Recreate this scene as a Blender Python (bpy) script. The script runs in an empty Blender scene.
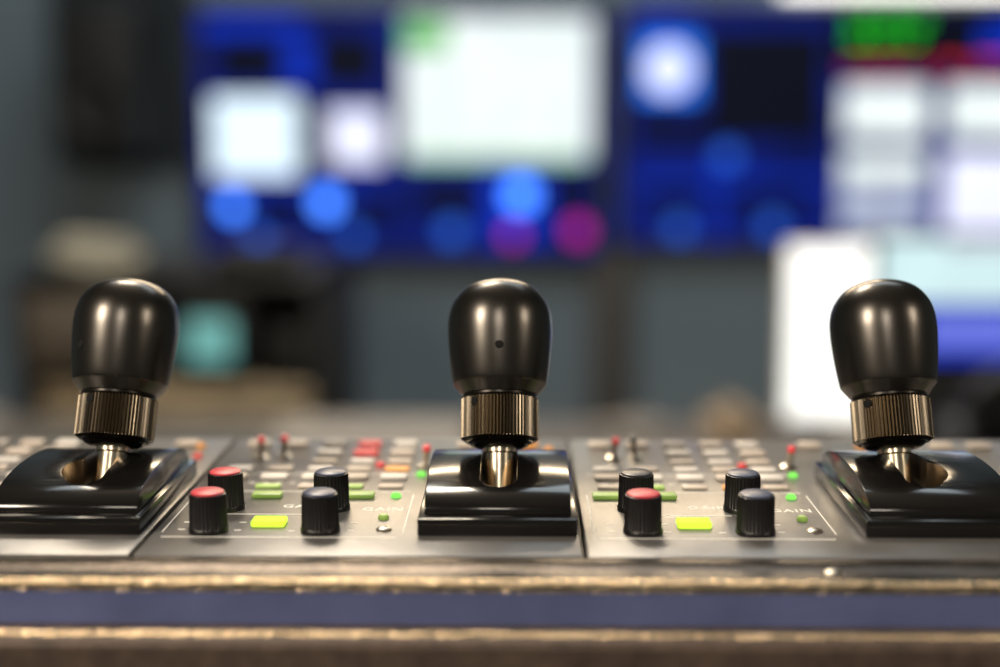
import bpy, bmesh, math, random
from mathutils import Vector, Matrix
random.seed(4)
S = bpy.context.scene
COL = S.collection
S.view_settings.view_transform = 'Standard'
PZ = 1.0          # height of the control panel surface
CZ = 1.092        # lens height

# ------------------------------------------------------------------ materials
def mat(name, col, rough=0.5, metal=0.0, emit=None, es=0.0, noise=0.0, nscale=50, bump=0.0, bscale=400, coat=0.0, bdist=0.001):
    m = bpy.data.materials.new(name); m.use_nodes = True
    nt = m.node_tree; b = nt.nodes['Principled BSDF']
    b.inputs['Base Color'].default_value = (*col, 1)
    b.inputs['Roughness'].default_value = rough
    b.inputs['Metallic'].default_value = metal
    b.inputs['Coat Weight'].default_value = coat
    tc = nt.nodes.new('ShaderNodeTexCoord')
    if noise > 0:
        n = nt.nodes.new('ShaderNodeTexNoise'); n.inputs['Scale'].default_value = nscale
        n.inputs['Detail'].default_value = 4
        nt.links.new(tc.outputs['Object'], n.inputs['Vector'])
        r = nt.nodes.new('ShaderNodeValToRGB')
        r.color_ramp.elements[0].position = .3; r.color_ramp.elements[1].position = .7
        r.color_ramp.elements[0].color = (*[c*(1-noise) for c in col], 1)
        r.color_ramp.elements[1].color = (*[min(1, c*(1+noise)) for c in col], 1)
        nt.links.new(n.outputs['Fac'], r.inputs['Fac'])
        nt.links.new(r.outputs['Color'], b.inputs['Base Color'])
        if emit: nt.links.new(r.outputs['Color'], b.inputs['Emission Color'])
    if bump > 0:
        n2 = nt.nodes.new('ShaderNodeTexNoise'); n2.inputs['Scale'].default_value = bscale
        n2.inputs['Detail'].default_value = 3
        nt.links.new(tc.outputs['Object'], n2.inputs['Vector'])
        bp = nt.nodes.new('ShaderNodeBump'); bp.inputs['Strength'].default_value = bump
        bp.inputs['Distance'].default_value = bdist
        nt.links.new(n2.outputs['Fac'], bp.inputs['Height'])
        nt.links.new(bp.outputs['Normal'], b.inputs['Normal'])
    if emit:
        if not noise > 0: b.inputs['Emission Color'].default_value = (*emit, 1)
        b.inputs['Emission Strength'].default_value = es
    return m

def glow(name, col, s=1.0, noise=0.0, nscale=8):
    m = mat(name, col, .6, 0, emit=col, es=s, noise=noise, nscale=nscale)
    b = m.node_tree.nodes['Principled BSDF']
    for l in list(m.node_tree.links):
        if l.to_socket == b.inputs['Base Color']: m.node_tree.links.remove(l)
    b.inputs['Base Color'].default_value = (.005, .005, .006, 1)
    b.inputs['Specular IOR Level'].default_value = .1
    return m

M = {}
M['grip'] = mat('gunmetal_grip', (.090, .083, .076), .28, .95, bump=.05, bscale=3000, bdist=.0002)
M['knurl'] = mat('knurled_metal', (.13, .108, .08), .27, 1.0)
M['ring'] = mat('dark_ring', (.025, .022, .019), .3, .8)
M['shaft'] = mat('steel_shaft', (.78, .68, .52), .22, 1.0)
M['gloss'] = mat('gloss_black', (.008, .0075, .0075), .16, 0, coat=.15)
M['slot'] = mat('slot_brass', (.15, .11, .07), .35, .9)
M['hole'] = mat('hole_black', (.001, .001, .001), .9)
M['knob'] = mat('knob_black', (.008, .007, .008), .30)
M['capred'] = mat('cap_red', (.64, .06, .08), .4)
M['capblue'] = mat('cap_slate', (.075, .085, .14), .35)
M['capdark'] = mat('cap_dark', (.03, .025, .03), .35)
M['face'] = mat('faceplate_grey', (.17, .165, .162), .30, .35, noise=.18, nscale=60, bump=.22, bscale=1500, bdist=.0003)
M['frame'] = mat('console_bronze', (.085, .068, .055), .26, .85, noise=.25, nscale=90, bump=.35, bscale=1500, bdist=.0005)
M['frame2'] = mat('console_brown', (.085, .058, .045), .5, .2, noise=.3, nscale=200, bump=.30, bscale=1500, bdist=.0005)
M['highlight'] = mat('highlight_gold', (.66, .52, .35), .20, 1.0, noise=.2, nscale=150, bump=1.0, bscale=900, bdist=.0006)  # warm highlight of the console edge put into the metal colour
M['frameblue'] = mat('console_bluegrey', (.115, .14, .30), .40, .2, noise=.15, nscale=50, bump=.2, bscale=900, bdist=.0003)
M['beige'] = mat('button_beige', (.66, .57, .49), .45)
M['white'] = mat('button_white', (.88, .83, .78), .4)
M['grey'] = mat('button_grey', (.40, .37, .34), .45)
M['red'] = mat('button_red', (.75, .07, .08), .4, emit=(.8, .05, .06), es=.25)
M['orange'] = mat('button_orange', (.85, .36, .06), .4, emit=(.9, .35, .05), es=.3)
M['lime'] = glow('button_lit_lime', (.60, .92, .05), 1.5)
M['green'] = mat('button_green', (.34, .48, .14), .4, emit=(.35, .6, .08), es=.3)
M['led'] = glow('led_green', (.25, .9, .12), 1.2)
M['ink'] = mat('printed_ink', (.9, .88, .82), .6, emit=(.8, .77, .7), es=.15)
M['wall'] = mat('wall_paint', (.185, .232, .262), .8, noise=.08, nscale=3)
M['walldark'] = mat('acoustic_cloth', (.024, .030, .036), .95, noise=.2, nscale=30)
M['floor'] = mat('floor_carpet', (.04, .04, .045), .95, noise=.25, nscale=60)
M['ceil'] = mat('ceiling_tile', (.35, .35, .34), .9, noise=.05, nscale=20)
M['plastic'] = mat('black_plastic', (.005, .005, .006), .5)
M['bezel'] = mat('bezel_black', (.002, .003, .008), .5)
M['desk'] = mat('desk_laminate', (.085, .078, .07), .6, noise=.15, nscale=20)
M['rack'] = mat('rack_black', (.006, .006, .006), .6)
M['tan'] = mat('tan_unit', (.58, .46, .30), .6, noise=.2, nscale=15)
M['cable'] = mat('cable_beige', (.44, .41, .32), .6)
M['post'] = mat('post_brown', (.070, .063, .056), .7)
M['metal'] = mat('brushed_metal', (.6, .54, .45), .28, 1.0)

# ------------------------------------------------------------------ helpers
def mk(name, bm, mats, smooth=30):
    me = bpy.data.meshes.new(name)
    bm.normal_update(); bm.to_mesh(me); bm.free()
    for m in (mats if isinstance(mats, (list, tuple)) else [mats]): me.materials.append(m)
    if smooth:
        for p in me.polygons: p.use_smooth = True
        me.set_sharp_from_angle(angle=math.radians(smooth))
    return me

def obj(name, me, loc=(0, 0, 0), rot=(0, 0, 0), parent=None):
    o = bpy.data.objects.new(name, me); COL.objects.link(o)
    o.location = loc; o.rotation_euler = rot
    if parent: o.parent = parent
    return o

def thing(name, loc, label, cat, group=None):
    o = bpy.data.objects.new(name, None); o.empty_display_size = .02
    COL.objects.link(o); o.location = loc
    tag(o, label, cat, group); return o

def tag(o, label, cat, group=None):
    o['label'] = label; o['category'] = cat
    if group: o['group'] = group

def add_box(bm, c, s, bev=0, seg=2, mi=0):
    r = bmesh.ops.create_cube(bm, size=1)
    vs = r['verts']
    bmesh.ops.scale(bm, vec=s, verts=vs); bmesh.ops.translate(bm, vec=c, verts=vs)
    fs = set(f for v in vs for f in v.link_faces)
    for f in fs: f.material_index = mi
    if bev > 0:
        es = list(set(e for v in vs for e in v.link_edges))
        bmesh.ops.bevel(bm, geom=es, offset=bev, segments=seg, profile=.5, affect='EDGES', material=mi)

def box(name, c, s, m, bev=0, seg=2):
    bm = bmesh.new(); add_box(bm, c, s, bev, seg); return mk(name, bm, m)

def add_lathe(bm, prof, segs=64, ridges=0, amp=0, ridge_range=None, mi=0, axis=None):
    rings = []
    for (r, z) in prof:
        if r < 1e-7:
            rings.append([bm.verts.new((0, 0, z))]); continue
        ring = []
        for i in range(segs):
            a = 2*math.pi*i/segs; rr = r
            if ridges and (ridge_range is None or ridge_range[0] <= z <= ridge_range[1]):
                rr = r - amp*(0.5-0.5*math.cos(a*ridges))
            ring.append(bm.verts.new((rr*math.cos(a), rr*math.sin(a), z)))
        rings.append(ring)
    for A, B in zip(rings, rings[1:]):
        for i in range(segs):
            j = (i+1) % segs
            if len(A) == 1 and len(B) == 1: continue
            if len(A) == 1: f = bm.faces.new((A[0], B[j], B[i]))
            elif len(B) == 1: f = bm.faces.new((A[i], A[j], B[0]))
            else: f = bm.faces.new((A[i], A[j], B[j], B[i]))
            f.material_index = mi
    allv = [v for r in rings for v in r]
    if axis: bmesh.ops.transform(bm, matrix=axis, verts=allv)
    return allv

def lathe(name, prof, m, segs=64, ridges=0, amp=0, rr=None, smooth=35, axis=None):
    bm = bmesh.new(); add_lathe(bm, prof, segs, ridges, amp, rr, axis=axis)
    bmesh.ops.recalc_face_normals(bm, faces=bm.faces)
    return mk(name, bm, m, smooth)

def extrude_profile(name, pts, x0, x1, m, bev=0, smooth=30, seg=2):
    bm = bmesh.new()
    A = [bm.verts.new((x0, y, z)) for y, z in pts]; B = [bm.verts.new((x1, y, z)) for y, z in pts]
    f1 = bm.faces.new(A); f2 = bm.faces.new(B[::-1]); n = len(pts)
    for i in range(n):
        j = (i+1) % n; bm.faces.new((A[i], B[i], B[j], A[j]))
    bmesh.ops.recalc_face_normals(bm, faces=bm.faces)
    if bev:
        es = list(set(list(f1.edges)+list(f2.edges)))
        bmesh.ops.bevel(bm, geom=es, offset=bev, segments=seg, profile=.5, affect='EDGES')
    return mk(name, bm, m, smooth)

# ------------------------------------------------------------------ room
def wallbox(name, c, s, m):
    o = obj(name, box(name, (0, 0, 0), s, m), c); o['kind'] = 'structure'; return o
X0, X1, Y0, Y1, H = -2.6, 2.6, -1.7, 3.06, 2.7
wallbox('floor', (0, (Y0+Y1)/2, -.05), (X1-X0+.2, Y1-Y0+.2, .1), M['floor'])
wallbox('ceiling', (0, (Y0+Y1)/2, H+.05), (X1-X0+.2, Y1-Y0+.2, .1), M['ceil'])
wallbox('wall_back', (0, Y1+.05, H/2), (X1-X0+.2, .1, H), M['wall'])
wallbox('wall_front', (0, Y0-.05, H/2), (X1-X0+.2, .1, H), M['wall'])
wallbox('wall_left', (X0-.05, (Y0+Y1)/2, H/2), (.1, Y1-Y0, H), M['wall'])
wallbox('wall_right', (X1+.05, (Y0+Y1)/2, H/2), (.1, Y1-Y0, H), M['wall'])
wallbox('baseboard_back', (0, Y1-.008, .05), (X1-X0, .016, .1), M['post'])

# ------------------------------------------------------------------ console
con = thing('mixing_console', (0, .35, 0), 'dark metal control console with painted golden edge highlights and blue band', 'control desk')
def arc(cy, cz, r, a0, a1, n=6):
    return [(cy+r*math.cos(math.radians(a0+(a1-a0)*i/n)), cz+r*math.sin(math.radians(a0+(a1-a0)*i/n))) for i in range(n+1)]
rail = [(.2797, .9968), (.2797, .9988), (.2845, .9986), (.2890, .9988), (.2905, .9997), (.2925, .9997), (.2925, .9955), (.422, .9955), (.422, .90), (.2797, .90)]
obj('top_frame', extrude_profile('top_frame', [(y-.35, z) for y, z in rail], -.55, .55, M['frame'], bev=0), (0, 0, 0), parent=con)
bead = [(.2783, .9968)] + arc(.2794, .9984, .0010, 190, 0, 8) + [(.2806, .9970)]
o = obj('edge_highlight', extrude_profile('edge_highlight', [(y-.35, z) for y, z in bead], -.55, .55, M['highlight'], bev=0), parent=con)  # strip modelled to carry the golden highlight along the lip
o['label'] = 'painted golden highlight along the metal edge'
face = [(.2796, .9968), (.2796, .90), (.2783, .90), (.2783, .9968)]
o = obj('front_band', extrude_profile('front_band', [(y-.35, z) for y, z in face], -.55, .55, M['frameblue'], bev=.0002), parent=con)
o['label'] = 'blue-grey front band'
lowr = arc(.2700, .9880, .0018, 180, 90) + [(.2782, .9898), (.2782, .90), (.2682, .90)]
obj('lower_rail', extrude_profile('lower_rail', [(y-.35, z) for y, z in lowr], -.55, .55, M['frame2'], bev=.0006), parent=con)
bead = arc(.2722, .9896, .0013, 180, 0, 8)
obj('edge_highlight', extrude_profile('edge_highlight', [(y-.35, z) for y, z in bead], -.55, .55, M['highlight'], bev=0), parent=con)  # golden highlight of the lower ledge, also shaped as a strip
for sx in (-.48, .48):
    bm = bmesh.new(); add_box(bm, (sx, .0, .46), (.06, .10, .88), .006); add_box(bm, (sx, .0, .012), (.09, .34, .024), .006)
    obj('pedestal', mk('pedestal', bm, M['frame']), parent=con)
bm = bmesh.new(); add_lathe(bm, [(0, 0), (.0018, 0), (.0018, .0004), (.0012, .0008), (0, .0009)], 24)
add_box(bm, (0, 0, .0009), (.0018, .0003, .0002), 0)
me_screw = mk('screw', bm, M['metal'])
for x in (.067, -.31, .32): obj('screw', me_screw, (x, .2865-.35, .9986), parent=con)

# ------------------------------------------------------------------ joysticks
HA = .0256
def pw(y, a=HA): return .0050+.0064*max(0, 1-(abs(y)/a)**2.2)**.52
def make_housing(off=0):
    """off: direction in which the round notch opens beside the slot"""
    n = 40; a = HA
    ys = [-a*math.cos(math.pi*i/n) for i in range(n+1)]
    pts = [(y, pw(y)) for y in ys]
    pts = [(-a, .0030)] + pts + [(a, .0030)]
    me = extrude_profile('h', pts, -.0170, .0170, M['gloss'], bev=0)
    ob = obj('tmp', me)
    cuts = []
    def cutter(pts):
        bm = bmesh.new()
        A = [bm.verts.new((x, y, .0015)) for x, y in pts]; B = [bm.verts.new((x, y, .03)) for x, y in pts]
        bm.faces.new(A[::-1]); bm.faces.new(B)
        for i in range(len(pts)):
            j = (i+1) % len(pts); bm.faces.new((A[i], A[j], B[j], B[i]))
        bmesh.ops.recalc_face_normals(bm, faces=bm.faces)
        c = obj('cut', mk('cut', bm, M['slot'], 0)); cuts.append(c)
        md = ob.modifiers.new('b', 'BOOLEAN'); md.object = c; md.operation = 'DIFFERENCE'; md.solver = 'EXACT'
        md.material_mode = 'TRANSFER'
    r = .0044; y0, y1 = -.0145, .0160
    cx = -off*.0016
    cutter([(cx+r*math.cos(t), y1+r*math.sin(t)) for t in [math.pi*i/16 for i in range(17)]] +
           [(cx+r*math.cos(t), y0+r*math.sin(t)) for t in [math.pi+math.pi*i/16 for i in range(17)]])
    if off:
        cutter([(off*.0008+.0045*math.cos(t), -.0085+.0078*math.sin(t)) for t in [2*math.pi*i/40 for i in range(40)]])
    bv = ob.modifiers.new('bv', 'BEVEL'); bv.width = .00035; bv.segments = 2; bv.limit_method = 'ANGLE'; bv.angle_limit = math.radians(50)
    bpy.context.view_layer.update()
    dg = bpy.context.evaluated_depsgraph_get()
    res = bpy.data.meshes.new_from_object(ob.evaluated_get(dg)); res.name = 'housing'
    print('HOUSING zmax', max(v.co.z for v in res.vertices), len(res.vertices))
    bpy.data.objects.remove(ob)
    for c in cuts: bpy.data.objects.remove(c)
    for p in res.polygons: p.use_smooth = True
    res.set_sharp_from_angle(angle=math.radians(28))
    return res
me_housing = {k: make_housing(k) for k in (0, -1, 1)}
me_flange = box('flange', (0, 0, .0021), (.0368, .0570, .0042), M['gloss'], .0004)
mm = .001
head = [(0, 0), (9.1, 0), (9.7, .25), (11.5, 2.5), (11.95, 3.4), (12.45, 6.6), (12.95, 11.0), (13.28, 15.5), (13.32, 18.2), (13.1, 20.8), (12.45, 23.3), (11.2, 25.6),
        (9.35, 27.6), (6.9, 29.0), (4.2, 29.85), (1.9, 30.1), (0, 30.15)]
def smooth_prof(P, n=3, start=3):
    out = P[:start]
    for i in range(start, len(P)-1):
        p0 = P[max(i-1, 0)]; p1 = P[i]; p2 = P[i+1]; p3 = P[min(i+2, len(P)-1)]
        for k in range(n):
            t = k/n
            out.append(tuple(.5*((2*p1[c])+(-p0[c]+p2[c])*t+(2*p0[c]-5*p1[c]+4*p2[c]-p3[c])*t*t+(-p0[c]+3*p1[c]-3*p2[c]+p3[c])*t**3) for c in (0, 1)))
    out.append(P[-1]); return out
hp = [(max(r, 0)*mm, z*mm) for r, z in smooth_prof(head)]
me_grip = lathe('grip', hp, M['grip'], 96, smooth=20)
me_knurl = lathe('knurled_collar', [(0, 0), (.0082, 0), (.0088, .0001), (.0097, .0007), (.0098, .0009), (.0098, .0108), (.0097, .0110), (.0090, .0116), (0, .0116)],
                 M['knurl'], 276, 69, .00060, (.0008, .0109), smooth=18)
me_ring = lathe('neck_ring', [(0, 0), (.0086, 0), (.0093, .0003), (.0093, .0016), (.0089, .0019), (0, .0019)], M['ring'], 64)
me_lring = lathe('lower_ring', [(0, 0), (.0062, 0), (.0073, .0005), (.0080, .0013), (.0080, .0017), (0, .0017)], M['ring'], 64)
me_shaft = lathe('lever_shaft', [(0, -.0015), (.0036, -.0015), (.0036, .0086), (.0036, .0087), (.0042, .0090), (.0042, .0122), (0, .0122)], M['shaft'], 48)
bm = bmesh.new()
R = Matrix.Rotation(math.radians(90), 4, 'X')
add_lathe(bm, [(.00105, -.0006), (.00105, .00010), (.00090, .00018), (0, .00018)], 24, mi=0, axis=R)
bmesh.ops.recalc_face_normals(bm, faces=bm.faces)
me_set = mk('set_screw', bm, [M['hole']])

ALPHA = math.radians(21)
def joystick(x, label, hrot, krot, lean_y=0, off=0, shift=0):
    j = thing('joystick', (x, .3365, PZ), label, 'joystick', 'joystick levers on the console')
    obj('mounting_plate', me_flange, parent=j)
    obj('housing', me_housing[off], parent=j)
    rot = Matrix.Rotation(-ALPHA, 4, 'X') @ Matrix.Rotation(lean_y, 4, 'Y')
    def at(s): return rot @ Vector((0, 0, s)) + Vector((shift, .001, .0036))
    e = rot.to_euler()
    obj('lever_shaft', me_shaft, at(0), e, j)
    obj('lower_ring', me_lring, at(.0104), e, j)
    k = obj('knurled_collar', me_knurl, at(.0116), e, j); k['label'] = 'knurled metal collar'
    obj('neck_ring', me_ring, at(.0224), e, j)
    g = obj('grip', me_grip, at(.0234), e, j); g['label'] = 'rounded gunmetal grip'
    rh = .01290
    obj('set_screw', me_set, (rh*math.sin(hrot), -rh*math.cos(hrot), .0108), (math.radians(-4) if hrot == 0 else 0, 0, hrot), g)
    obj('set_screw', me_set, (.00965*math.sin(krot), -.00965*math.cos(krot), .0094), (0, 0, krot), k)
    return j
joystick(-.1055, 'joystick lever with rounded gunmetal grip, its set screw turned aside', math.radians(-38), math.radians(-28), .045, -1, .0026)
joystick(-.005, 'joystick lever with rounded gunmetal grip and centred set screw', 0, math.radians(-40))
joystick(.0975, 'joystick lever with rounded gunmetal grip, no visible set screw', math.radians(150), math.radians(-48), -.035, 1, -.0034)

# ------------------------------------------------------------------ control panels
knp = [(0, 0), (.0046, 0), (.0046, .0009), (.0045, .0011), (.0044, .0013), (.00425, .0086), (.0041, .0090), (.0036, .0092), (0, .0092)]
me_knob = lathe('rotary_knob', knp, M['knob'], 180, 30, .00022, (.0012, .0087), smooth=40)
def capmesh(m): return lathe('knob_cap', [(0, 0), (.0038, 0), (.0038, .0003), (.0033, .0006), (0, .0007)], m, 48)
me_capr = capmesh(M['capred']); me_capb = capmesh(M['capblue']); me_capd = capmesh(M['capdark'])
_b = {}
def bmesh_btn(w, d, h, m):
    key = (w, d, h, m)
    if key not in _b:
        _b[key] = box('push_button', (0, 0, h/2), (w, d, h), M[m], min(.0005, h*.4))
    return _b[key]
me_led = {c: lathe('indicator_lamp', [(0, 0), (.0013, 0), (.0013, .0006), (.0009, .0011), (0, .0013)], M[c], 20) for c in ('led', 'red', 'orange', 'green')}
bm = bmesh.new()
add_lathe(bm, [(0, 0), (.0022, 0), (.0022, .0006), (.0015, .0010), (.0009, .0012), (.0008, .0034), (.0010, .0044), (.0009, .0050), (0, .0054)], 24)
bmesh.ops.recalc_face_normals(bm, faces=bm.faces)
me_tog = mk('toggle', bm, M['metal'])
tp = [(0, 0), (.0010, 0), (.0011, .0008), (.0010, .0015), (0, .0019)]
me_togtip = lathe('toggle_tip', tp, M['red'], 20)
me_togdark = lathe('toggle_tip', tp, M['knob'], 20)
def text_mesh(body, size):
    cu = bpy.data.curves.new('t', 'FONT'); cu.body = body; cu.size = size; cu.extrude = .00003; cu.align_x = 'CENTER'; cu.align_y = 'CENTER'; cu.space_character = 1.15; cu.offset = .00006
    ob = bpy.data.objects.new('t', cu); COL.objects.link(ob)
    bpy.context.view_layer.update()
    me = bpy.data.meshes.new_from_object(ob.evaluated_get(bpy.context.evaluated_depsgraph_get()))
    bpy.data.objects.remove(ob); me.materials.clear(); me.materials.append(M['ink']); return me
me_gain = text_mesh('GAIN', .0038)
me_face = box('faceplate', (0, 0, -.0021), (.0992, .1170, .0042), M['face'], .0007)
me_line = box('printed_line', (0, 0, .00003), (.0225, .0003, .00006), M['ink'])
me_line2 = box('printed_line', (0, 0, .00003), (.0003, .034, .00006), M['ink'])
me_line3 = box('printed_line', (0, 0, .00003), (.054, .0004, .00006), M['ink'])
me_tick = box('printed_mark', (0, 0, .00003), (.0016, .0006, .00006), M['ink'])

def panel(ox, knobs=True, variant=0, label='grey metal camera control panel with rotary knobs and lit buttons'):
    cx = -.0355+ox; cy = .3522
    p = thing('control_panel', (cx, cy, PZ), label, 'control panel', 'camera control panels')
    def P(name, me, x, y, z=0, rot=(0, 0, 0), par=None): return obj(name, me, (x+ox-cx, y-cy, z), rot, par or p)
    obj('faceplate', me_face, parent=p)
    dk_ = .0008 if variant else 0
    if knobs:
        for i, (x, y) in enumerate([(-.0722, .312), (-.0462, .312), (-.0722, .3315), (-.0462, .3315)]):
            k = P('rotary_knob', me_knob, x+dk_, y)
            cap, lab = ((me_capr, 'black knob with red cap') if i % 2 == 0 else (me_capb, 'black knob with slate cap'))
            if variant and i == 2: cap, lab = me_capd, 'black knob with dark cap'
            k['label'] = lab
            obj('knob_cap', cap, (0, 0, .0091), parent=k)
        P('push_button', bmesh_btn(.0080, .0052, .0016, 'lime'), -.059, .3172)['label'] = 'glowing lime button'
    def B(x, y, c, w=.0075, d=.0040, h=.0012):
        if not knobs and c in ('red', 'orange'): c = 'beige'
        P('push_button', bmesh_btn(w, d, h, c), x, y)
    for x, c in ((-.0778, 'green'), (-.064, 'green'), (-.0405, 'green')): B(x, .3425, c)
    P('indicator_lamp', me_led['led'], -.0313, .3425)
    P('indicator_lamp', me_led['green'], -.0325, .3225)
    for x, c in ((-.0765, 'beige'), (-.0655, 'green'), (-.0545, 'beige'), (-.044, 'orange' if variant else 'green'), (-.0335, 'beige')): B(x, .3520, c, .0065, .0030, .0008)
    for x, c in ((-.0765, 'beige'), (-.0655, 'white'), (-.0545, 'white'), (-.044, 'beige'), (-.0335, 'white')): B(x, .3615, c, .0072, .0042, .0012)
    for x, c in ((-.0765, 'white'), (-.0655, 'beige'), (-.0545, 'white'), (-.044, 'beige'), (-.0335, 'orange' if not variant else 'white')): B(x, .3710, c, .0066, .0036, .0008)
    for x, c in ((-.0545, 'beige'), (-.044, 'white'), (-.0335, 'beige')): B(x, .3800, c, .0066, .0036, .0008)
    for x, c in ((-.0545, 'white'), (-.0440, 'red' if not variant else 'white'), (-.0335, 'beige')): B(x, .3890, c, .0070, .0042, .0014)
    for x, c in ((-.0765, 'beige'), (-.0655, 'beige'), (-.0545, 'grey'), (-.044, 'beige' if variant else 'red'), (-.0335, 'white'), (-.015, 'beige'), (.002, 'orange')): B(x, .4000, c, .0066, .0042, .0014)
    if knobs:
        for x, y, c in ((-.0735, .384, me_togtip), (-.0672, .386, me_togdark if variant else me_togtip), (-.026, .374, me_togtip)):
            t = P('toggle_switch', me_tog, x, y, 0, (.15, .1 if c is me_togtip else -.12, 0)); obj('toggle_tip', c, (0, 0, .0050), parent=t)
        for x, y, c in ((.0085, .385, 'red'), (.0085, .395, 'orange'), (-.0125, .385, 'red'), (-.0385, .3755, 'red'), (-.0265, .365, 'led'), (.0095, .372, 'red')):
            P('indicator_lamp', me_led[c], x, y)
    else:
        for x, y, c in ((.0085, .385, 'red'), (.0065, .398, 'orange')): P('indicator_lamp', me_led[c], x, y)
    for x in (-.0535, -.0335): P('printed_label', me_gain, x, .3335 if x < -.04 else .3310)
    P('printed_line', me_line, -.060, .3262); P('printed_line', me_line3, -.055, .3478); P('printed_line', me_line3, -.055, .3663)
    P('printed_line', me_line3, -.055, .3070)
    P('printed_line', me_line2, -.0270, .328); P('printed_line', me_line2, -.0828, .328)
    for i in range(7): P('printed_mark', me_tick, -.0775+.0035*i, .3565)
    for x, y in ((-.0788, .3190), (-.0788, .3130), (-.0656, .3190), (-.0656, .3125), (-.0530, .3120), (-.0392, .3185), (-.0392, .3125)): P('printed_mark', me_tick, x, y)
    P('screw', me_screw, -.0315, .313)
    return p
panel(0)
panel(.1, variant=1)
panel(-.1, knobs=False, label='grey metal camera control panel beside the console edge')
panel(.2, knobs=False, label='grey metal camera control panel beside the console edge')

# ------------------------------------------------------------------ television wall
K = 3.0/1389*.98
def wx(u): return (u-520)*K
def wz(v): return CZ-(v-130)*K/.98
def add_rect(bm, u0, v0, u1, v1, lay, mi):
    y = -.0006*lay
    vs = [bm.verts.new((wx(u), y, wz(v))) for u, v in ((u0, v1), (u1, v1), (u1, v0), (u0, v0))]
    bm.faces.new(vs).material_index = mi
def add_disc(bm, u, v, r, lay, mi):
    y = -.0006*lay; n = 28
    vs = [bm.verts.new((wx(u)+r*K*math.cos(2*math.pi*i/n), y, wz(v)+r*K*math.sin(2*math.pi*i/n))) for i in range(n)]
    bm.faces.new(vs).material_index = mi
G = dict(
    navy=glow('screen_navy', (.001, .009, .16), 1.0, .5, 6), blue=glow('screen_blue', (.001, .03, .52), 1.0, .2, 8),
    dark=glow('screen_dark', (.0008, .002, .009), 1.0), white=glow('screen_white', (.84, .96, .94), 1.12, .12, 9),
    bwhite=glow('screen_blue_white', (.72, .88, 1.0), 1.35, .08, 9), wgreen=glow('screen_white_green', (.42, .84, .48), .9, .15, 9),
    green=glow('screen_green', (.14, .62, .12), .9), disc=glow('screen_disc_blue', (.03, .22, 1.0), 1.5),
    spot=glow('screen_spot_blue', (.05, .19, .85), 4.2),
    dimdisc=glow('screen_disc_dim', (.010, .055, .30), 3.0), magenta=glow('screen_magenta', (.22, .006, .11), 3.4),
    gtext=glow('screen_text_green', (.02, .75, .01), 1.4), red=glow('screen_red', (.6, .02, .04), 1.2),
    lav=glow('screen_lavender', (.76, .78, 1.0), 1.3, .1, 9), gry=glow('screen_grey', (.54, .60, .68), 1.0, .25, 12))
GK = list(G.keys()); GI = {k: i for i, k in enumerate(GK)}
def television(u0, v0, u1, v1, label, items):
    cx = wx((u0+u1)/2); w = (u1-u0)*K; z0, z1 = wz(v1), wz(v0)
    t = thing('television', (cx, 3.03, z0), label, 'television', 'wall televisions')
    bm = bmesh.new(); b = .014; h = z1-z0
    add_box(bm, (0, .005, h/2), (w, .045, h), .004)
    for c, s in (((0, -.019, b/2), (w, .012, b)), ((0, -.019, h-b/2), (w, .012, b)), ((-w/2+b/2, -.019, h/2), (b, .012, h)), ((w/2-b/2, -.019, h/2), (b, .012, h))):
        add_box(bm, c, s, .002)
    obj('casing', mk('casing', bm, M['bezel']), parent=t)
    bm = bmesh.new(); p = b/K
    add_rect(bm, u0+p, v0+p, u1-p, v1-p, 0, GI['navy'])
    for it in items:
        if it[0] == 'r': add_rect(bm, *it[1:6], GI[it[6]])
        else: add_disc(bm, *it[1:5], GI[it[5]])
    me = mk('screen', bm, [G[k] for k in GK], 0)
    o = obj('screen', me, (-cx, -.0185, -z0), parent=t); o['label'] = 'lit screen showing video windows'
television(188, 8, 608, 258, 'wall-mounted television with blue multiview of video windows', [
    ('r', 214, 42, 278, 84, 1, 'dark'), ('r', 316, 36, 376, 86, 1, 'dark'), ('r', 200, 20, 300, 34, 1, 'blue'), ('r', 306, 20, 380, 34, 1, 'navy'),
    ('r', 200, 182, 384, 190, 1, 'blue'), ('r', 284, 44, 310, 84, 1, 'blue'),
    ('r', 207, 97, 295, 175, 2, 'bwhite'), ('r', 325, 109, 381, 163, 2, 'lav'), ('r', 300, 92, 320, 178, 2, 'dark'), ('r', 386, 84, 396, 178, 2, 'dark'),
    ('r', 402, 19, 592, 158, 1, 'white'), ('r', 402, 24, 448, 52, 2, 'green'), ('r', 406, 152, 586, 161, 2, 'wgreen'),
    ('r', 400, 172, 598, 238, 1, 'navy'), ('r', 415, 182, 480, 212, 2, 'dark'), ('r', 486, 172, 548, 240, 2, 'blue'), ('r', 550, 176, 598, 206, 2, 'dark'), ('r', 250, 192, 296, 220, 2, 'dark'), ('r', 352, 192, 390, 220, 2, 'dark'),
    ('d', 226, 205, 10, 3, 'spot'), ('d', 322, 201, 12, 3, 'spot'), ('d', 521, 193, 14, 3, 'spot'),
    ('d', 252, 236, 9, 3, 'dimdisc'), ('d', 350, 234, 9, 3, 'dimdisc'), ('d', 450, 230, 11, 3, 'dimdisc'),
    ('d', 513, 234, 8, 4, 'magenta'), ('d', 580, 229, 11, 4, 'magenta')])
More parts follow.
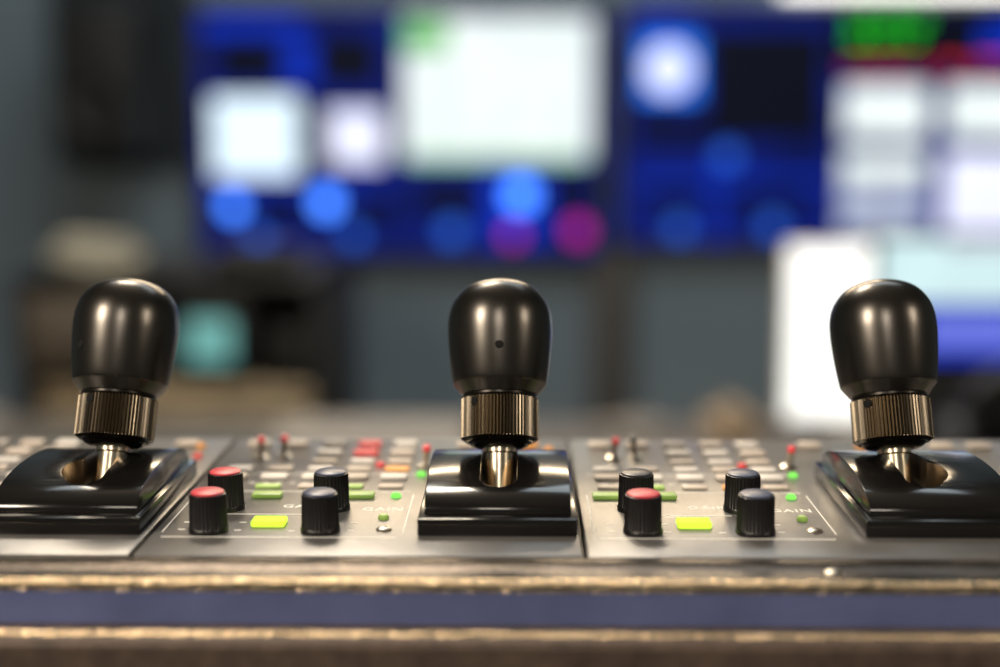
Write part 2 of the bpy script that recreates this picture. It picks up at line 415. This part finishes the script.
items = [
    ('r', 632, 16, 700, 24, 1, 'blue'), ('r', 708, 32, 826, 140, 2, 'dark'), ('r', 636, 114, 712, 144, 2, 'dark'),
    ('r', 642, 40, 698, 98, 3, 'disc'), ('d', 669, 70, 23, 4, 'lav'),
    ('d', 730, 155, 10, 3, 'dimdisc'), ('d', 683, 226, 10, 3, 'dimdisc'), ('d', 778, 224, 10, 3, 'dimdisc'),
    ('r', 640, 176, 828, 183, 2, 'blue'), ('r', 716, 150, 722, 240, 2, 'blue'), ('r', 650, 188, 704, 210, 2, 'dark'), ('r', 736, 188, 804, 208, 2, 'dark'),
    ('r', 832, 12, 1046, 76, 1, 'dark'), ('r', 846, 65, 922, 70, 2, 'red'), ('r', 940, 62, 964, 71, 2, 'red'),
    ('r', 980, 28, 1024, 54, 2, 'blue'), ('r', 975, 60, 1010, 68, 3, 'red'),
    ('r', 846, 86, 930, 136, 2, 'white'), ('r', 846, 152, 930, 230, 2, 'gry'), ('r', 846, 152, 930, 174, 3, 'white'), ('r', 846, 200, 930, 208, 3, 'blue'),
    ('r', 950, 86, 1036, 136, 2, 'white'), ('r', 950, 152, 1036, 230, 2, 'lav')]
random.seed(12)
for row in range(2):
    x = 850
    while x < 920:
        wd = random.choice([6, 10, 14]); items.append(('r', x, 20+row*16, min(x+wd, 926), 27+row*16, 2, 'gtext')); x += wd+9
television(619, 4, 1050, 246, 'wall-mounted television with status graphics and bright video windows', items)
l = thing('strip_light', (wx(900), 3.03, wz(-4)), 'bright white strip light fixed above the television', 'lamp')
obj('housing', box('housing', (0, 0, .035), (.52, .05, .03), M['metal'], .004), parent=l)
obj('diffuser', box('diffuser', (0, -.005, .0115), (.50, .04, .017), glow('tube_white', (1, .97, .9), 3.0), .003), parent=l)
o = obj('support_post', box('support_post', (0, 0, 0), (.09, .05, .84), M['post'], .006), (wx(615), 3.034, .41)); tag(o, 'dark brown vertical mounting post against the wall', 'post')
o = obj('acoustic_panel', box('acoustic_panel', (0, 0, 0), (.30, .04, 1.4), M['walldark'], .01), (wx(118), 3.04, 1.72)); tag(o, 'dark fabric acoustic panel hung on the wall', 'acoustic panel')
sp = thing('loudspeaker', (wx(112), 2.93, wz(152)), 'black box loudspeaker mounted on a dark panel', 'speaker')
obj('cabinet', box('cabinet', (0, 0, .15), (.17, .18, .30), M['rack'], .012), parent=sp)
RX = Matrix.Rotation(math.radians(90), 4, 'X')
obj('woofer', lathe('woofer', [(.066, 0), (.066, .008), (.058, .008), (.03, -.004), (.018, -.004), (.012, .004), (0, .006)], M['plastic'], 48, axis=RX), (0, -.0905, .10), parent=sp)
obj('tweeter', lathe('tweeter', [(.03, 0), (.03, .005), (.024, .005), (.012, -.0), (.008, .003), (0, .004)], M['plastic'], 32, axis=RX), (0, -.0905, .23), parent=sp)

# ------------------------------------------------------------------ equipment rack
rk = thing('equipment_rack', (-.56, 2.40, 0), 'black equipment rack with small teal monitor and vented units', 'equipment rack')
bm = bmesh.new()
for c, s in (((-.24, 0, .43), (.03, .4, .86)), ((.24, 0, .43), (.03, .4, .86)), ((0, 0, .85), (.51, .4, .02)), ((0, 0, .03), (.51, .4, .06)), ((0, .19, .43), (.48, .02, .84))):
    add_box(bm, c, s, .004)
obj('cabinet', mk('cabinet', bm, M['rack']), parent=rk)
bm = bmesh.new(); add_box(bm, (.06, -.05, .755), (.13, .28, .14), .008); obj('small_monitor', mk('small_monitor', bm, M['plastic']), parent=rk)
obj('screen', box('screen', (.060, -.192, .757), (.074, .006, .072), glow('screen_teal', (.17, .44, .41), 1.0, .25, 20), .003), parent=rk)['label'] = 'teal lit screen'
bm = bmesh.new(); add_box(bm, (-.16, -.08, .77), (.14, .26, .12), .006); add_box(bm, (-.16, -.213, .77), (.10, .008, .05), .003)
obj('tape_unit', mk('tape_unit', bm, mat('unit_brown', (.14, .11, .08), .6, noise=.2, nscale=15)), parent=rk)
bm = bmesh.new(); add_box(bm, (.185, -.05, .73), (.07, .26, .10), .006); add_box(bm, (.185, -.183, .74), (.04, .008, .03), .002)
obj('rack_unit', mk('rack_unit', bm, M['rack']), parent=rk)
bm = bmesh.new()
for z in (.672, .640): add_box(bm, (0, -.05, z), (.44, .28, .016), .003)
add_box(bm, (0, -.04, .655), (.43, .27, .02), .002)
for i in range(20): add_box(bm, (-.20+.021*i, -.178, .656), (.008, .008, .016), .001)
obj('vented_unit', mk('vented_unit', bm, M['tan']), parent=rk)
for z in (.56, .46, .34, .2):
    bm = bmesh.new(); add_box(bm, (0, -.05, z), (.44, .28, .07), .004); add_box(bm, (-.15, -.195, z), (.05, .012, .03), .002); add_box(bm, (.17, -.195, z), (.02, .012, .02), .002)
    obj('rack_unit', mk('rack_unit', bm, M['rack']), parent=rk)
bm = bmesh.new()
for t in range(4):
    R_ = .068+.008*math.sin(t*2.1)-.005*t; n = 40; k = 8; rings = []
    for i in range(n):
        a = 2*math.pi*i/n; c = Vector((R_*math.cos(a), R_*math.sin(a)*.8, .010+.0105*t+.004*math.sin(a*2+t)))
        rings.append([bm.verts.new(c+Vector((math.cos(a)*.009*math.cos(b), math.sin(a)*.009*math.cos(b), .009*math.sin(b)))) for b in [2*math.pi*q/k for q in range(k)]])
    for i in range(n):
        for q in range(k): bm.faces.new((rings[i][q], rings[(i+1) % n][q], rings[(i+1) % n][(q+1) % k], rings[i][(q+1) % k]))
bmesh.ops.recalc_face_normals(bm, faces=bm.faces)
o = obj('cable_coil', mk('cable_coil', bm, M['cable'], 60), (-.705, 2.29, .8635)); tag(o, 'coil of beige cable lying on the equipment rack', 'cable')
bx = obj('device_box', box('device_box', (0, 0, .0), (.13, .16, .04), M['rack'], .006), (-.44, 2.33, .8805)); tag(bx, 'small black electronic box on the equipment rack', 'electronic device')

# ------------------------------------------------------------------ rear desk
dk = thing('desk', (.1, 1.35, 0), 'grey laminate desk standing behind the console', 'desk')
obj('desktop', box('desktop', (0, 0, .725), (2.6, .66, .03), M['desk'], .004), parent=dk)
for x in (-1.2, 1.2):
    for y in (-.28, .28): obj('leg', box('leg', (x, y, .355), (.05, .05, .71), M['rack'], .004), parent=dk)
DZ = .740
mo = thing('computer_monitor', (.447, 1.58, DZ), 'computer monitor glowing bright white on the desk', 'monitor')
bm = bmesh.new(); add_box(bm, (0, .01, .122), (.286, .02, .204), .004); add_box(bm, (0, .02, .012), (.16, .06, .022), .004)
obj('casing', mk('casing', bm, M['white']), parent=mo)
obj('screen', box('screen', (0, -.0015, .122), (.278, .005, .196), glow('screen_glare', (1.0, 1.0, .92), 1.7, .05, 6), .002), parent=mo)['label'] = 'glowing white screen'
mo = thing('computer_monitor', (.488, 1.46, DZ), 'small monitor with pale and blue picture on a black stand', 'monitor')
bm = bmesh.new(); add_box(bm, (0, .012, .170), (.23, .022, .15), .003); add_box(bm, (0, .02, .05), (.16, .05, .10), .004)
add_box(bm, (0, .0, .006), (.2, .1, .012), .003)
obj('casing', mk('casing', bm, M['plastic']), parent=mo)
bm = bmesh.new()
def q(x0, z0, x1, z1, y, mi):
    bm.faces.new([bm.verts.new(c) for c in ((x0, y, z0), (x1, y, z0), (x1, y, z1), (x0, y, z1))]).material_index = mi
q(-.110, .113, .110, .240, 0, 0); q(-.110, .172, .110, .240, -.0005, 1); q(-.06, .125, .09, .16, -.0005, 2); q(-.04, .228, .1, .240, -.001, 3)
obj('screen', mk('screen', bm, [G['blue'], glow('screen_pale', (.66, .88, .90), 1.0, .1, 10), glow('screen_violet', (.16, .20, .78), 1.0), G['gry']], 0), (0, -.0005, 0), parent=mo)
hpn = thing('headphones', (.50, 1.36, DZ), 'black over-ear headphones lying on the desk', 'headphones')
bm = bmesh.new(); n = 24; k = 8; rings = []
for i in range(n+1):
    a = math.pi*i/n; c = Vector((.07*math.cos(a), 0, .04+.085*math.sin(a))); d = Vector((math.cos(a), 0, math.sin(a)))
    rings.append([bm.verts.new(c+d*.005*math.cos(b)+Vector((0, .012*math.sin(b), 0))) for b in [2*math.pi*t/k for t in range(k)]])
for i in range(n):
    for t in range(k): bm.faces.new((rings[i][t], rings[i+1][t], rings[i+1][(t+1) % k], rings[i][(t+1) % k]))
bm.faces.new(rings[0]); bm.faces.new(rings[-1][::-1]); bmesh.ops.recalc_face_normals(bm, faces=bm.faces)
obj('headband', mk('headband', bm, M['plastic'], 50), parent=hpn)
for s in (-1, 1):
    obj('ear_cup', lathe('ear_cup', [(0, 0), (.03, 0), (.036, .004), (.038, .012), (.034, .022), (.02, .028), (0, .028)], M['plastic'], 40, axis=Matrix.Rotation(math.radians(90)*s, 4, 'Y')), (.055*s, 0, .039), parent=hpn)
def lump(name, loc, sx, sy, sz, m, label, cat, seed):
    random.seed(seed); bm = bmesh.new(); bmesh.ops.create_icosphere(bm, subdivisions=4, radius=1)
    ph = [random.uniform(0, 6) for _ in range(6)]
    for v in bm.verts:
        p = v.co.copy(); f = 1+.16*math.sin(3*p.x+ph[0])*math.sin(4*p.y+ph[1])+.12*math.sin(7*p.z+5*p.x+ph[2])+.06*math.sin(11*p.y+9*p.x+ph[3])
        v.co = p*f; v.co.z = max(v.co.z, -.25)
    for v in bm.verts: v.co = Vector((v.co.x*sx, v.co.y*sy, (v.co.z+.25)*sz))
    o = obj(name, mk(name, bm, m, 60), loc); tag(o, label, cat)
lump('crumpled_cloth', (.245, 1.57, DZ), .033, .03, .034, mat('cloth_peach', (.36, .27, .18), .8, noise=.15, nscale=30), 'crumpled tan cloth lying on the desk', 'cloth', 3)
lump('crumpled_cloth', (.13, 1.58, DZ), .04, .03, .018, mat('cloth_grey', (.22, .20, .18), .8, noise=.15, nscale=30), 'small grey cloth bundle lying on the desk', 'cloth', 9)
def paper(x, y, n, label):
    bm = bmesh.new(); random.seed(n)
    for i in range(n):
        add_box(bm, (random.uniform(-.006, .006), random.uniform(-.006, .006), .0015+.003*i), (.21, .15, .003), 0)
    o = obj('paper_stack', mk('paper_stack', bm, mat('paper', (.26, .24, .22), .8), 0), (x, y, DZ)); tag(o, label, 'papers')
paper(-.17, 1.55, 4, 'low stack of loose off-white papers on the desk')
paper(-.72, 1.56, 6, 'thicker stack of off-white papers on the desk')

# ------------------------------------------------------------------ light
def area(name, loc, tgt, size, en, col, sy=None):
    l = bpy.data.lights.new(name, 'AREA'); l.energy = en; l.color = col; l.size = size
    if sy: l.shape = 'RECTANGLE'; l.size_y = sy
    o = bpy.data.objects.new(name, l); COL.objects.link(o); o.location = loc
    o.rotation_euler = (Vector(tgt)-Vector(loc)).to_track_quat('-Z', 'Y').to_euler()
T = (0, .34, 1.0)
area('ceiling_light_back', (-.35, 1.6, 2.5), T, .5, 22, (1, .83, .62), .3)
area('back_fill_warm', (0, 2.75, 2.1), T, 1.2, 16, (1, .77, .50), .2)  # unseen warm lamp added behind for golden reflections on the console edge
area('side_fill_left', (-.95, -.45, 1.8), T, .34, 18, (1, .86, .68))  # unseen lamp added for the broad highlight on the grips' left
area('side_fill_right', (1.3, -.3, 1.8), T, .3, 5, (1, .85, .66))  # weaker unseen lamp added for the grips' right side
area('front_fill', (-.05, -.7, 1.75), T, .25, 3, (1, .88, .74))  # unseen soft lamp added on the camera side to brighten the grips
area('ceiling_light_room', (0, 2.0, 2.6), (0, 2.9, 0), 1.6, 28, (.80, .92, 1.0))
w = bpy.data.worlds.new('w'); S.world = w; w.use_nodes = True
w.node_tree.nodes['Background'].inputs[0].default_value = (.5, .6, .7, 1)
w.node_tree.nodes['Background'].inputs[1].default_value = .1

# ------------------------------------------------------------------ camera
cd = bpy.data.cameras.new('camera'); cam = bpy.data.objects.new('camera', cd); COL.objects.link(cam)
cam.location = (0, 0, CZ); cam.rotation_euler = (math.radians(90-8.3), 0, math.radians(.82))
cd.lens = 50; cd.sensor_width = 36; cd.clip_start = .01
cd.dof.use_dof = True; cd.dof.focus_distance = .336; cd.dof.aperture_fstop = 3.9
S.camera = cam
